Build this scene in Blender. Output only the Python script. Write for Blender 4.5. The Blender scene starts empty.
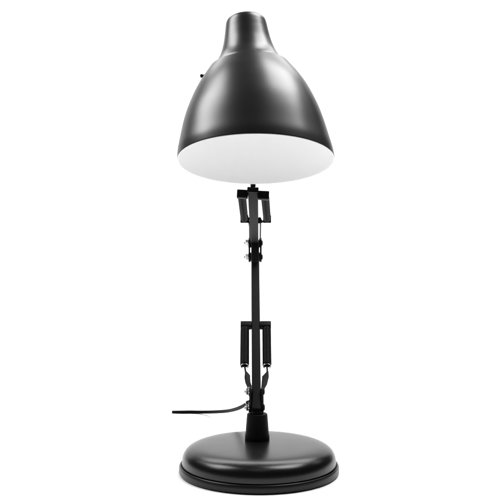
import bpy, bmesh, math
from mathutils import Vector, Matrix

S = bpy.context.scene
C = S.collection
R = math.radians

# ---------------------------------------------------------------- camera
CAM_Z, CAM_D, F = 0.296, 1.10, 1100.0        # eye height, distance to the lamp's foot, focal length in photo pixels
HORIZON = 178.0
cam_d = bpy.data.cameras.new('camera')
cam = bpy.data.objects.new('camera', cam_d); C.objects.link(cam)
cam.location = (0, -CAM_D, CAM_Z)
cam.rotation_euler = (R(90), 0, 0)
cam_d.sensor_width = 36.0
cam_d.lens = 36.0 * F / 500.0
cam_d.shift_y = (HORIZON - 250.0) / 500.0
cam_d.clip_start = 0.02
cam_d.clip_end = 60.0
S.camera = cam

# ---------------------------------------------------------------- studio light
W = bpy.data.worlds.new('World'); S.world = W
W.use_nodes = True
bg = W.node_tree.nodes['Background']
bg.inputs[0].default_value = (1, 1, 1, 1)
bg.inputs[1].default_value = 0.03
S.view_settings.view_transform = 'Standard'
S.view_settings.look = 'None'
S.view_settings.gamma = 1.0
S.view_settings.exposure = 0.0


def softbox(name, loc, target, w, h, power):
    l = bpy.data.lights.new(name, 'AREA')
    l.shape = 'RECTANGLE'; l.size = w; l.size_y = h; l.energy = power
    o = bpy.data.objects.new(name, l); C.objects.link(o)
    o.location = loc
    d = Vector(target) - Vector(loc)
    o.rotation_euler = d.to_track_quat('-Z', 'Y').to_euler()
    return o


softbox('overhead_softbox', (0, 0.95, 1.20), (0, 0.60, 0.0), 1.6, 0.5, 13)
softbox('backdrop_softbox', (0, 1.1, 1.6), (0, 2.3, 0.2), 4.8, 0.6, 58)
softbox('side_softbox', (-0.78, -0.03, 1.04), (0, -0.20, 0.36), 0.52, 0.60, 12)
softbox('side_softbox', (0.50, 0.02, 1.20), (0, -0.20, 0.38), 0.58, 0.58, 14)

S.cycles.max_bounces = 10
S.cycles.diffuse_bounces = 6


# ---------------------------------------------------------------- materials
def mat(name, col, rough, metal=0.0, spec=0.5, bump=0.0, bscale=900.0, var=0.0, coat=0.0):
    m = bpy.data.materials.new(name); m.use_nodes = True
    nt = m.node_tree; n = nt.nodes; b = n['Principled BSDF']
    b.inputs['Base Color'].default_value = (*col, 1)
    b.inputs['Roughness'].default_value = rough
    b.inputs['Metallic'].default_value = metal
    b.inputs['Specular IOR Level'].default_value = spec
    b.inputs['Coat Weight'].default_value = coat
    tc = n.new('ShaderNodeTexCoord')
    if bump > 0:
        no = n.new('ShaderNodeTexNoise'); no.inputs['Scale'].default_value = bscale
        no.inputs['Detail'].default_value = 3
        nt.links.new(tc.outputs['Object'], no.inputs['Vector'])
        bu = n.new('ShaderNodeBump'); bu.inputs['Strength'].default_value = bump
        bu.inputs['Distance'].default_value = 0.00015
        nt.links.new(no.outputs['Fac'], bu.inputs['Height'])
        nt.links.new(bu.outputs['Normal'], b.inputs['Normal'])
    if var > 0:
        n2 = n.new('ShaderNodeTexNoise'); n2.inputs['Scale'].default_value = 60
        n2.inputs['Detail'].default_value = 5
        nt.links.new(tc.outputs['Object'], n2.inputs['Vector'])
        mr = n.new('ShaderNodeMapRange')
        mr.inputs['To Min'].default_value = rough - var
        mr.inputs['To Max'].default_value = rough + var
        nt.links.new(n2.outputs['Fac'], mr.inputs['Value'])
        nt.links.new(mr.outputs['Result'], b.inputs['Roughness'])
    return m


M_SHADE = mat('satin_black_enamel', (.014, .014, .014), .34, spec=.66, var=.03, bump=.14, bscale=1500)
M_BASE = mat('satin_black_base_paint', (.003, .003, .003), .25, spec=.36, var=.03, bump=.45, bscale=1500)
M_RIM = mat('base_rim_plastic', (.004, .004, .004), .32, spec=.26)
M_ARM = mat('powder_coated_arm', (.0055, .0055, .0055), .60, spec=.05, bump=1.0, bscale=1500)
M_BLACK = mat('black_plastic', (.003, .003, .003), .50, spec=.08, bump=.2, bscale=1200)
M_SPRING = mat('black_spring_wire', (.003, .003, .003), .40, metal=0.0, spec=.13)
M_STEEL = mat('zinc_plated_steel', (.62, .62, .62), .22, metal=1.0)
M_WHITE = mat('white_enamel', (.93, .93, .93), .45, spec=.3, bump=.25, bscale=500)
M_CORD = mat('black_cord_rubber', (.003, .003, .003), .65, spec=.05)
M_SWEEP = mat('white_backdrop_paper', (.94, .94, .94), .90, spec=.1, bump=.05, bscale=300)


# ---------------------------------------------------------------- mesh helpers
ROOT = None


def build(name, bm, m, parent, smooth_angle=35, bevel=0.0):
    bmesh.ops.recalc_face_normals(bm, faces=bm.faces[:])
    me = bpy.data.meshes.new(name); bm.to_mesh(me); bm.free()
    for p in me.polygons: p.use_smooth = True
    me.set_sharp_from_angle(angle=R(smooth_angle))
    me.materials.append(m)
    o = bpy.data.objects.new(name, me); C.objects.link(o)
    if parent is not None:
        o.parent = parent
        pw = parent.location if parent.parent is None else Vector((0, 0, 0))
        if parent is ROOT:
            me.transform(Matrix.Translation(-ROOT.location))
        else:
            me.transform(Matrix.Translation(-ROOT.location))
    return o


def spline(pts, sub=8):
    out = []
    n = len(pts)
    for i in range(n - 1):
        p0 = pts[max(i - 1, 0)]; p1 = pts[i]; p2 = pts[i + 1]; p3 = pts[min(i + 2, n - 1)]
        for k in range(sub):
            t = k / sub
            out.append(tuple(0.5 * (2 * b + (c - a) * t + (2 * a - 5 * b + 4 * c - d) * t * t + (3 * b - a - 3 * c + d) * t ** 3)
                             for a, b, c, d in zip(p0, p1, p2, p3)))
    out.append(tuple(pts[-1]))
    return out


def lathe(bm, prof, mtx, seg=128):
    """prof: (height, radius) list revolved round local z"""
    rings = []
    for h, r in prof:
        if r < 1e-6:
            rings.append([bm.verts.new(mtx @ Vector((0, 0, h)))])
        else:
            rings.append([bm.verts.new(mtx @ Vector((r * math.cos(2 * math.pi * k / seg), r * math.sin(2 * math.pi * k / seg), h))) for k in range(seg)])
    for a, b in zip(rings, rings[1:]):
        for k in range(seg):
            k2 = (k + 1) % seg
            if len(a) == 1 and len(b) == 1: continue
            if len(a) == 1: bm.faces.new((a[0], b[k], b[k2]))
            elif len(b) == 1: bm.faces.new((a[k], a[k2], b[0]))
            else: bm.faces.new((a[k], a[k2], b[k2], b[k]))
    return bm


def box(bm, c, s, mtx=Matrix(), bev=0.0006):
    b2 = bmesh.new()
    bmesh.ops.create_cube(b2, size=1.0)
    bmesh.ops.scale(b2, vec=Vector(s), verts=b2.verts)
    if bev > 0:
        bmesh.ops.bevel(b2, geom=b2.edges[:], offset=bev, segments=3, affect='EDGES', profile=0.5)
    bmesh.ops.translate(b2, vec=Vector(c), verts=b2.verts)
    b2.transform(mtx)
    me = bpy.data.meshes.new('tmp'); b2.to_mesh(me); b2.free()
    bm.from_mesh(me); bpy.data.meshes.remove(me)
    return bm


def prism(bm, pts, y0, y1, mtx, bev=0.0004):
    """polygon in local x,z extruded along local y"""
    b2 = bmesh.new()
    lo = [b2.verts.new((x, y0, z)) for x, z in pts]
    hi = [b2.verts.new((x, y1, z)) for x, z in pts]
    b2.faces.new(lo); b2.faces.new(hi[::-1])
    n = len(pts)
    for i in range(n):
        b2.faces.new((lo[i], hi[i], hi[(i + 1) % n], lo[(i + 1) % n]))
    if bev > 0:
        bmesh.ops.bevel(b2, geom=b2.edges[:], offset=bev, segments=2, affect='EDGES', profile=0.5)
    b2.transform(mtx)
    me = bpy.data.meshes.new('tmp'); b2.to_mesh(me); b2.free()
    bm.from_mesh(me); bpy.data.meshes.remove(me)
    return bm


def tube(bm, pts, rad, seg=10, caps=True):
    pts = [Vector(p) for p in pts]
    n = len(pts)
    rads = rad if isinstance(rad, (list, tuple)) else [rad] * n
    t = (pts[1] - pts[0]).normalized()
    u = t.orthogonal().normalized()
    rings = []
    for i, p in enumerate(pts):
        if i == 0: t = pts[1] - pts[0]
        elif i == n - 1: t = pts[-1] - pts[-2]
        else: t = pts[i + 1] - pts[i - 1]
        t.normalize()
        u = (u - t * u.dot(t)).normalized()
        v = t.cross(u)
        rings.append([bm.verts.new(p + rads[i] * (math.cos(2 * math.pi * k / seg) * u + math.sin(2 * math.pi * k / seg) * v)) for k in range(seg)])
    for a, b in zip(rings, rings[1:]):
        for k in range(seg):
            bm.faces.new((a[k], a[(k + 1) % seg], b[(k + 1) % seg], b[k]))
    if caps:
        bm.faces.new(rings[0][::-1]); bm.faces.new(rings[-1])
    return bm


def ray(px, py):
    """direction per metre of depth of the ray that a photo pixel looks along"""
    return Vector(((px - 250.0) / F, 1.0, -(py - HORIZON) / F))


def at(px, py, d):
    return Vector((0, -CAM_D, CAM_Z)) + ray(px, py) * d


def frame(A, B, roll=0.0):
    """x = side, y = away from the camera, z = along A -> B"""
    z = (B - A).normalized()
    x = (Vector((1, 0, 0)) - z * z.x).normalized()
    y = z.cross(x)
    m = Matrix((x, y, z)).transposed().to_4x4()
    return Matrix.Translation(A) @ m @ Matrix.Rotation(roll, 4, 'Z')


def local(mtx, px, py, yoff=0.0):
    """where the ray meets the plane y = yoff of the frame, in that frame's x,z"""
    inv = mtx.inverted()
    o = inv @ Vector((0, -CAM_D, CAM_Z)); d = inv.to_3x3() @ ray(px, py)
    t = (yoff - o.y) / d.y
    p = o + d * t
    return p.x, p.z


def axis_frame(p, z):
    z = z.normalized(); x = z.orthogonal().normalized(); y = z.cross(x)
    return Matrix.Translation(p) @ Matrix((x, y, z)).transposed().to_4x4()


# ---------------------------------------------------------------- backdrop: one white sweep
bm = bmesh.new()
prof = [(-1.6, 0.0), (-0.75, 0.0), (0.6, 0.0), (1.6, 0.0)]
for k in range(1, 17):
    a = R(90 * k / 16)
    prof.append((1.6 + 0.8 * math.sin(a), 0.8 - 0.8 * math.cos(a)))
prof += [(2.4, 1.6)]
xs = [-2.4, -1.2, 0, 0.8, 1.5]
grid = [[bm.verts.new((x, y, z)) for x in xs] for y, z in prof]
for a, b in zip(grid, grid[1:]):
    for k in range(len(xs) - 1):
        bm.faces.new((a[k], a[k + 1], b[k + 1], b[k]))
sweep = build('ground', bm, M_SWEEP, None, 60)
sweep['kind'] = 'structure'

# ---------------------------------------------------------------- the lamp
BX, BY = 0.0090, 0.006
ROOT = bpy.data.objects.new('desk_lamp', None); C.objects.link(ROOT)
ROOT.location = (BX, BY, 0.0)
ROOT.empty_display_size = 0.05
ROOT['label'] = 'black metal swing-arm desk lamp with bell shade, spring-balanced arms and round base'
ROOT['category'] = 'desk lamp'
bpy.context.view_layer.update()

# base: pressed steel dome on a thin rim
base_m = Matrix.Translation((BX, BY, 0))
dome = [(.0075, .0755), (.0095, .0774)] + spline([(.0095, .0774), (.0150, .0771), (.0195, .0756), (.0232, .0727), (.0258, .0684), (.0275, .0630), (.0284, .0560), (.0289, .046), (.0292, .034)], 8)[1:] + [(.0294, .020), (.0295, .010), (.0295, 0)]
bm = lathe(bmesh.new(), dome, base_m, 192)
base = build('base', bm, M_BASE, ROOT, 50)
rim = [(.0006, 0), (.0006, .0770), (.0010, .0795), (.0022, .0803), (.0050, .0803), (.0078, .0800), (.0087, .0795), (.0090, .0787), (.0087, .0779), (.0076, .0772), (.0070, .070)]
bm = lathe(bmesh.new(), rim, base_m, 192)
build('base_rim', bm, M_RIM, base, 50)

# stem socket: the tapered collar rising from the base
SX = at(257.2, 439, 1.122)
stem_m = Matrix.Translation((SX.x, SX.y, 0))
stem = [(.0290, .0124), (.0300, .0126), (.0345, .0124), (.0360, .0119), (.046, .0112), (.0545, .0105), (.0556, .0102), (.0560, .0094), (.0561, .0066), (.054, .006)]
bm = lathe(bmesh.new(), stem, stem_m, 72)
socket = build('stem_collar', bm, M_BLACK, ROOT, 40)

# arm pivots
A0 = at(256.4, 403.5, SX.y + CAM_D)       # lower pivot
A1 = at(255.2, 257.0, 1.300)              # lower arm, elbow end
B0 = at(254.6, 243.0, 1.295)              # upper arm, elbow end
B1 = at(252.9, 190.0, 1.005)              # upper arm, shade end
ML = frame(A0, A1, R(5)); LL = (A1 - A0).length
MU = frame(B0, B1, R(-3)); LU = (B1 - B0).length
AW, AT = .0092, .0045


def make_arm(name, M_, L, z0, z1):
    bm = box(bmesh.new(), (0, 0, (z0 + z1) / 2), (AW, AT, z1 - z0), M_, .0009)
    a = build(name, bm, M_ARM, ROOT, 40)
    return a


lower = make_arm('lower_arm', ML, LL, -.0085, LL + .004)
upper = make_arm('upper_arm', MU, LU, -.004, LU)
# end plug closing the upper arm
bm = box(bmesh.new(), (0, -.0001, LU + .0012), (AW + .0012, AT + .0004, .0024), MU, .0007)
build('end_plug', bm, M_BLACK, upper)


def hexnut(bm, p, ax, r, h):
    m = axis_frame(p, ax)
    lathe(bm, [(0, 0), (0, r * .93), (h * .12, r), (h * .88, r), (h, r * .93), (h, 0)], m, 6)


def bolt(p, ax, r=.0036, nut=.0030, tail=.0018, parent=None):
    """a nut on a bolt end that sticks out of a side plate along ax"""
    bm = bmesh.new()
    lathe(bm, [(0, 0), (0, r * 1.45), (.0006, r * 1.45), (.0006, 0)], axis_frame(p, ax), 24)
    hexnut(bm, p + ax * .0006, ax, r * 1.15, nut)
    tpts = [(0, r * .5)] + [((k + 1) * .0004, r * (.55 if k % 2 else .45)) for k in range(int(tail / .0004))] + [(tail, 0)]
    lathe(bm, [(0, 0)] + tpts, axis_frame(p + ax * (nut + .0006), ax), 16)
    return build('bolt', bm, M_STEEL, parent or ROOT, 30)


LEFT = Vector((-1, 0, 0)); RIGHT = Vector((1, 0, 0))


def capsule(bm, x0, x1, pa, pb, r, seg=14):
    """side plate in the y,z plane between two pivots"""
    d = Vector((pb[0] - pa[0], pb[1] - pa[1])); a0 = math.atan2(d.y, d.x)
    pts = []
    for k in range(seg + 1):
        a = a0 + math.pi / 2 + math.pi * k / seg
        pts.append((pa[0] + r * math.cos(a), pa[1] + r * math.sin(a)))
    for k in range(seg + 1):
        a = a0 - math.pi / 2 + math.pi * k / seg
        pts.append((pb[0] + r * math.cos(a), pb[1] + r * math.sin(a)))
    # map (y,z) polygon extruded along x
    m = Matrix(((0, 1, 0, 0), (1, 0, 0, 0), (0, 0, 1, 0), (0, 0, 0, 1)))
    prism(bm, pts, x0, x1, m, .0003)
    return bm


# elbow: two side plates with bolts
ex = at(255.1, 250, 1.298).x
for s in (-1, 1):
    x0 = ex + s * .0057; x1 = ex + s * .0077
    bm = capsule(bmesh.new(), min(x0, x1), max(x0, x1), (A1.y + .001, A1.z), (B0.y, B0.z), .0062)
    pl = build('elbow_plate', bm, M_BLACK, ROOT)
    for P in (A1, B0):
        w = lathe(bmesh.new(), [(0, 0), (0, .0054), (.0012, .0054), (.0012, 0)], axis_frame(Vector((ex + s * .0046, P.y, P.z)), RIGHT * s), 20)
        build('washer', w, M_BLACK, pl)
        if s < 0:
            bolt(Vector((x1, P.y, P.z)), LEFT, parent=pl)
        else:
            h = lathe(bmesh.new(), [(0, 0), (0, .0034), (.0009, .0030), (.0013, .0018), (.0014, 0)], axis_frame(Vector((x1, P.y, P.z)), RIGHT), 24)
            build('bolt_head', h, M_BLACK, pl)
bm = bmesh.new()
zt = at(255, 239.5, 1.285).z; zb = at(255, 261.0, 1.285).z
box(bm, (ex, 1.285 - CAM_D, (zt + zb) / 2), (.0092, .013, zt - zb), Matrix(), .0015)
build('elbow_block', bm, M_BLACK, ROOT)

# lower joint: yoke on the collar, side plates and bolts
jx = A0.x
Q0 = Vector((jx, A0.y, .0600)); Q1 = at(256.4, 391.5, A0.y + CAM_D + .010)
for s in (-1, 1):
    x0 = jx + s * .0052; x1 = jx + s * .0074
    bm = capsule(bmesh.new(), min(x0, x1), max(x0, x1), (Q0.y, Q0.z + .0022), (Q1.y, Q1.z - .001), .0052)
    pl = build('joint_plate', bm, M_BLACK, ROOT)
    for P in (Q0 + Vector((0, 0, .002)), Q1):
        if s < 0:
            bolt(Vector((x1, P.y, P.z)), LEFT, .0034, .0026, .0016, parent=pl)
        else:
            h = lathe(bmesh.new(), [(0, 0), (0, .0034), (.0009, .0030), (.0013, .0018), (.0014, 0)], axis_frame(Vector((x1, P.y, P.z)), RIGHT), 24)
            build('bolt_head', h, M_BLACK, pl)
bm = lathe(bmesh.new(), [(.0555, .0064), (.0575, .0068), (.0590, .0070), (.0600, .0060), (.0602, 0)], Matrix.Translation((jx, A0.y, 0)), 40)
box(bm, (jx, A0.y + .004, .0605), (.0100, .008, .010), Matrix(), .001)
box(bm, (0, .0040, .0095), (.0114, .0040, .0250), frame(A0, A1, 0), .0006)
build('swivel', bm, M_BLACK, ROOT)


# ---------------------------------------------------------------- springs
def coil(bm, p0, p1, r, wire, pitch, seg=18):
    L = (p1 - p0).length; n = max(3, int(round(L / pitch)))
    m = axis_frame(p0, p1 - p0)
    pts = []
    for k in range(n * seg + 1):
        a = 2 * math.pi * k / seg
        pts.append(m @ Vector((r * math.cos(a), r * math.sin(a), L * k / (n * seg))))
    tube(bm, pts, wire, 6)


def make_spring(p0, p1, r, ppitch=.00150):
    """p0: end at the bracket, p1: free end"""
    d = (p1 - p0).normalized()
    bm = bmesh.new(); coil(bm, p0, p1, r - .0006, ppitch * .47, ppitch)
    sp = build('spring', bm, M_SPRING, ROOT, 80)
    core = lathe(bmesh.new(), [(0, 0), (0, r * .42), (.001, r * .52), ((p1 - p0).length - .003, r * .52), ((p1 - p0).length - .002, r * .42), ((p1 - p0).length - .002, 0)], axis_frame(p0, d), 20)
    build('spring_core', core, M_BLACK, sp)
    return sp


def hook(p, d, side, parent, r=.0036, mt=None):
    """wire loop at the free end of a spring"""
    u = (side - d * side.dot(d)).normalized()
    pts = []
    for k in range(25):
        a = R(-150 + 300 * k / 24)
        pts.append(p + d * (.0018 - .0018 * abs(math.cos(a / 2)) ** 2) + u * r * math.sin(a) + d.cross(u) * r * math.cos(a) * .6)
    return build('hook', tube(bmesh.new(), pts, .00045, 8), mt or M_STEEL, parent, 80)


# lower pair
ML0 = frame(A0, A1, 0)
bx, bz = local(ML0, 255.6, 325.3)
bm = box(bmesh.new(), (-.0107, 0, bz), (.0122, .0072, .0072), ML0, .0008)
box(bm, (.0107, 0, bz), (.0122, .0072, .0072), ML0, .0008)
brk = build('spring_bracket', bm, M_BLACK, ROOT)
for s, (xt, xb) in ((-1, (244.8, 244.6)), (1, (266.6, 267.0))):
    tx, tz = local(ML, xt, 329); fx, fz = local(ML, xb, 365)
    p0 = ML @ Vector((tx, 0, tz)); p1 = ML @ Vector((fx, 0, fz))
    sp = make_spring(p0, p1, .0048)
    d = (p1 - p0).normalized()
    hook(p1 + d * .0006, d, RIGHT, sp, .0042)
    # rod from the hook down to the curved link plate
    hx, hz = local(ML, 246.0 if s < 0 else 267.3, 374.5)
    pe = ML @ Vector((hx, 0, hz))
    build('link_wire', tube(bmesh.new(), [p1 - d * .003, p1 + d * .001, pe + (p1 - pe) * .4, pe - d * -.002], .0010, 10), M_BLACK, sp, 80)
    if s < 0:
        poly = [(245.0, 371.5), (246.8, 372.0), (250.2, 376.0), (250.2, 383.0), (251.6, 386), (251.6, 393.0), (249.6, 393.0), (247.8, 388.0), (245.2, 382.0), (244.4, 377.0)]
    else:
        poly = [(268.4, 371.5), (266.6, 372.0), (262.0, 377.0), (261.6, 386), (261.0, 388), (261.2, 394.0), (262.6, 394.0), (263.6, 390.0), (267.2, 384.0), (268.9, 377.0)]
    pts = [local(ML, px, py, 0) for px, py in poly]
    bm = prism(bmesh.new(), pts, -.0012, .0012, ML, .0003)
    build('link_plate', bm, M_BLACK, ROOT, 30)

# upper pair
bz = LU - .011
bm = box(bmesh.new(), (-.0096, -.0022, bz), (.0102, .0076, .0080), MU, .0008)
box(bm, (.0097, -.0024, bz), (.0106, .0076, .0080), MU, .0008)
bm2 = build('spring_bracket', bm, M_BLACK, ROOT)
for s, (xt, xb) in ((-1, (241.9, 244.4)), (1, (265.0, 267.1))):
    tx, tz = local(MU, xt, 197.6, -.001)
    tz = bz - .004
    q0 = at(xt, 196.0, 1.0225)
    q1 = at(xb, 219.2, 1.150)
    sp = make_spring(q0, q1, .0039, .0013)
    d = (q1 - q0).normalized()
    hook(q1 + d * .0006, d, RIGHT, sp, .0030)
    fe = frame(q1, q1 + d, 0)
    build('spring_end', box(bmesh.new(), (0, 0, -.0010), (.0084, .0080, .0028), fe, .0006), M_BLACK, sp)
    # cross link and thin rod running down to the elbow
    if s > 0:
        k1 = at(260.6, 222.0, 1.158)
        build('link_wire', tube(bmesh.new(), [q1 - d * .003, q1 + d * .002, k1, at(260.4, 226, 1.18), at(260.3, 239.5, 1.290)], .0009, 10), M_BLACK, sp, 80)
    else:
        k1 = at(248.8, 221.5, 1.158)
        build('link_wire', tube(bmesh.new(), [q1 - d * .003, q1 + d * .002, k1, at(249.6, 226, 1.18), at(249.8, 239.5, 1.290)], .0009, 10), M_BLACK, sp, 80)
    px = [(258.0, 217.5), (260.5, 217.0), (263.2, 222.6), (258.4, 223.6)] if s > 0 else [(249.4, 217.5), (248.0, 217.0), (246.8, 222.6), (249.2, 223.4)]
    bm = bmesh.new()
    mm = Matrix.Translation(at(254, 220, 1.158))
    pp = [(at(a, b, 1.158) - at(254, 220, 1.158)) for a, b in px]
    prism(bm, [(v.x, v.z) for v in pp], -.001, .001, mm, .0002)
    build('link_plate', bm, M_BLACK, ROOT, 30)

# ---------------------------------------------------------------- shade
tilt, lean = R(17.8), R(3.8)
sc = at(255.9, 159.0, .90) - Vector((0, 0, .001))
ax = Vector((-math.sin(lean), math.sin(tilt) * math.cos(lean), math.cos(tilt) * math.cos(lean)))
xx = Vector((0, 1, 0)).cross(ax).normalized(); yy = ax.cross(xx)
MS = Matrix.Translation(sc) @ Matrix((xx, yy, ax)).transposed().to_4x4()
bell = spline([(0, .0642), (.007, .0636), (.0165, .0616), (.0306, .0584), (.042, .0551), (.053, .0508), (.062, .0466), (.070, .0420), (.077, .0373), (.0820, .0338)], 8)
inner = [(h, r - .0006) for h, r in bell]


def level_rim(bm):
    """the rim of this shade sits level although its neck leans"""
    inv = MS.inverted()
    for v in bm.verts:
        p = inv @ v.co
        f = max(0.0, min(1.0, 1 - p.z / .07)); f = f * f * (3 - 2 * f)
        p.z -= p.x * math.tan(R(3.7)) * f
        v.co = MS @ p
    return bm


outer = [(.0002, .0641)] + bell[1:] + [(.0825, .0332), (.0827, .0325), (.0828, .0290)]
prof = [(inner[-1][0], inner[-1][1] - .001)] + inner[::-1][:-1] + [(.0002, .0638)] + outer
bm = level_rim(lathe(bmesh.new(), prof, MS, 192))
shade = build('lamp_shade', bm, M_SHADE, ROOT, 50)
lin = [(h, r - .0009) for h, r in bell]
lin[0] = (.0004, .0633)
lp = [(.0001, .06395), (-.0003, .0640), (-.0005, .0637), (-.0003, .0634)] + lin + [(.0818, .012), (.0818, 0)]
bm = level_rim(lathe(bmesh.new(), lp, MS, 192))
build('inner_reflector', bm, M_WHITE, shade, 50)
neck = spline([(.0826, .0325), (.0835, .0311), (.0862, .0285), (.0905, .0257), (.096, .0231), (.105, .0204), (.114, .0187), (.120, .0178), (.1242, .0170), (.1268, .0156), (.1282, .0133), (.1288, .0100), (.1290, .005)], 8) + [(.1290, 0)]
bm = lathe(bmesh.new(), neck, MS, 160)
build('shade_neck', bm, M_SHADE, shade, 50)
# little switch knob peeping out on the left
kp = at(203.6, 75.6, .972)
kd = Vector((-.90, .30, -.10)).normalized()
bm = lathe(bmesh.new(), [(-.006, 0), (-.006, .0010), (.0010, .0010), (.0010, 0)], axis_frame(kp, kd), 20)
knob = build('switch_knob', bm, M_BLACK, shade)
bm = lathe(bmesh.new(), [(.0008, 0), (.0008, .0012), (.0012, .0017), (.0024, .0017), (.0029, .0012), (.0029, 0)], axis_frame(kp, kd), 20)
build('knob_cap', bm, M_BLACK, shade)

# swivel bracket joining the upper arm to the back of the shade
back = MS @ Vector((0, .0562, .036))
e1 = MU @ Vector((0, .002, LU - .004))
bm = bmesh.new()
tube(bm, [e1 + Vector((0, .0, .002)), e1 + Vector((0, .004, .014)), back + Vector((0, .010, .002)), back + Vector((0, .0035, 0))], .0024, 16)
build('shade_bracket', bm, M_BLACK, ROOT, 50)
bm = lathe(bmesh.new(), [(-.006, 0), (-.006, .004), (.006, .004), (.006, 0)], axis_frame(e1 + Vector((0, .004, .014)), RIGHT), 24)
build('shade_pivot', bm, M_BLACK, ROOT, 30)

# ---------------------------------------------------------------- power cord
zf = .0020
df = (CAM_Z - zf) * F / (412.0 - HORIZON)
pts = [at(250.2, 400.5, 1.135), at(246.5, 403.6, 1.150), at(241.5, 406.8, 1.185), at(235.5, 409.2, 1.235), at(228, 410.9, 1.300), at(219, 411.7, 1.340), at(210, 412.0, 1.366), at(202, 412.1, 1.3775)]
for px in (194, 183, 172):
    pts.append(at(px, 412.0, df))
pts = spline([tuple(p) for p in pts], 10)
n = len(pts)
rads = [(.0013 + .0007 * min(1, i / 22)) * (1 - .20 * max(0, (i - n + 14) / 14)) for i in range(n)]
pts = [(x, y, max(z, r)) for (x, y, z), r in zip(pts, rads)]
cord = build('power_cord', tube(bmesh.new(), pts, rads, 16), M_CORD, ROOT, 60)
# pale strain relief collar where the cord leaves the joint
p0 = Vector(pts[7]); p1 = Vector(pts[11])
cl = lathe(bmesh.new(), [(0, 0), (0, .0022), (.0014, .0024), (.0022, .0020), (.0022, 0)], axis_frame(p0, p1 - p0), 16)
build('cord_clip', cl, M_STEEL, cord)
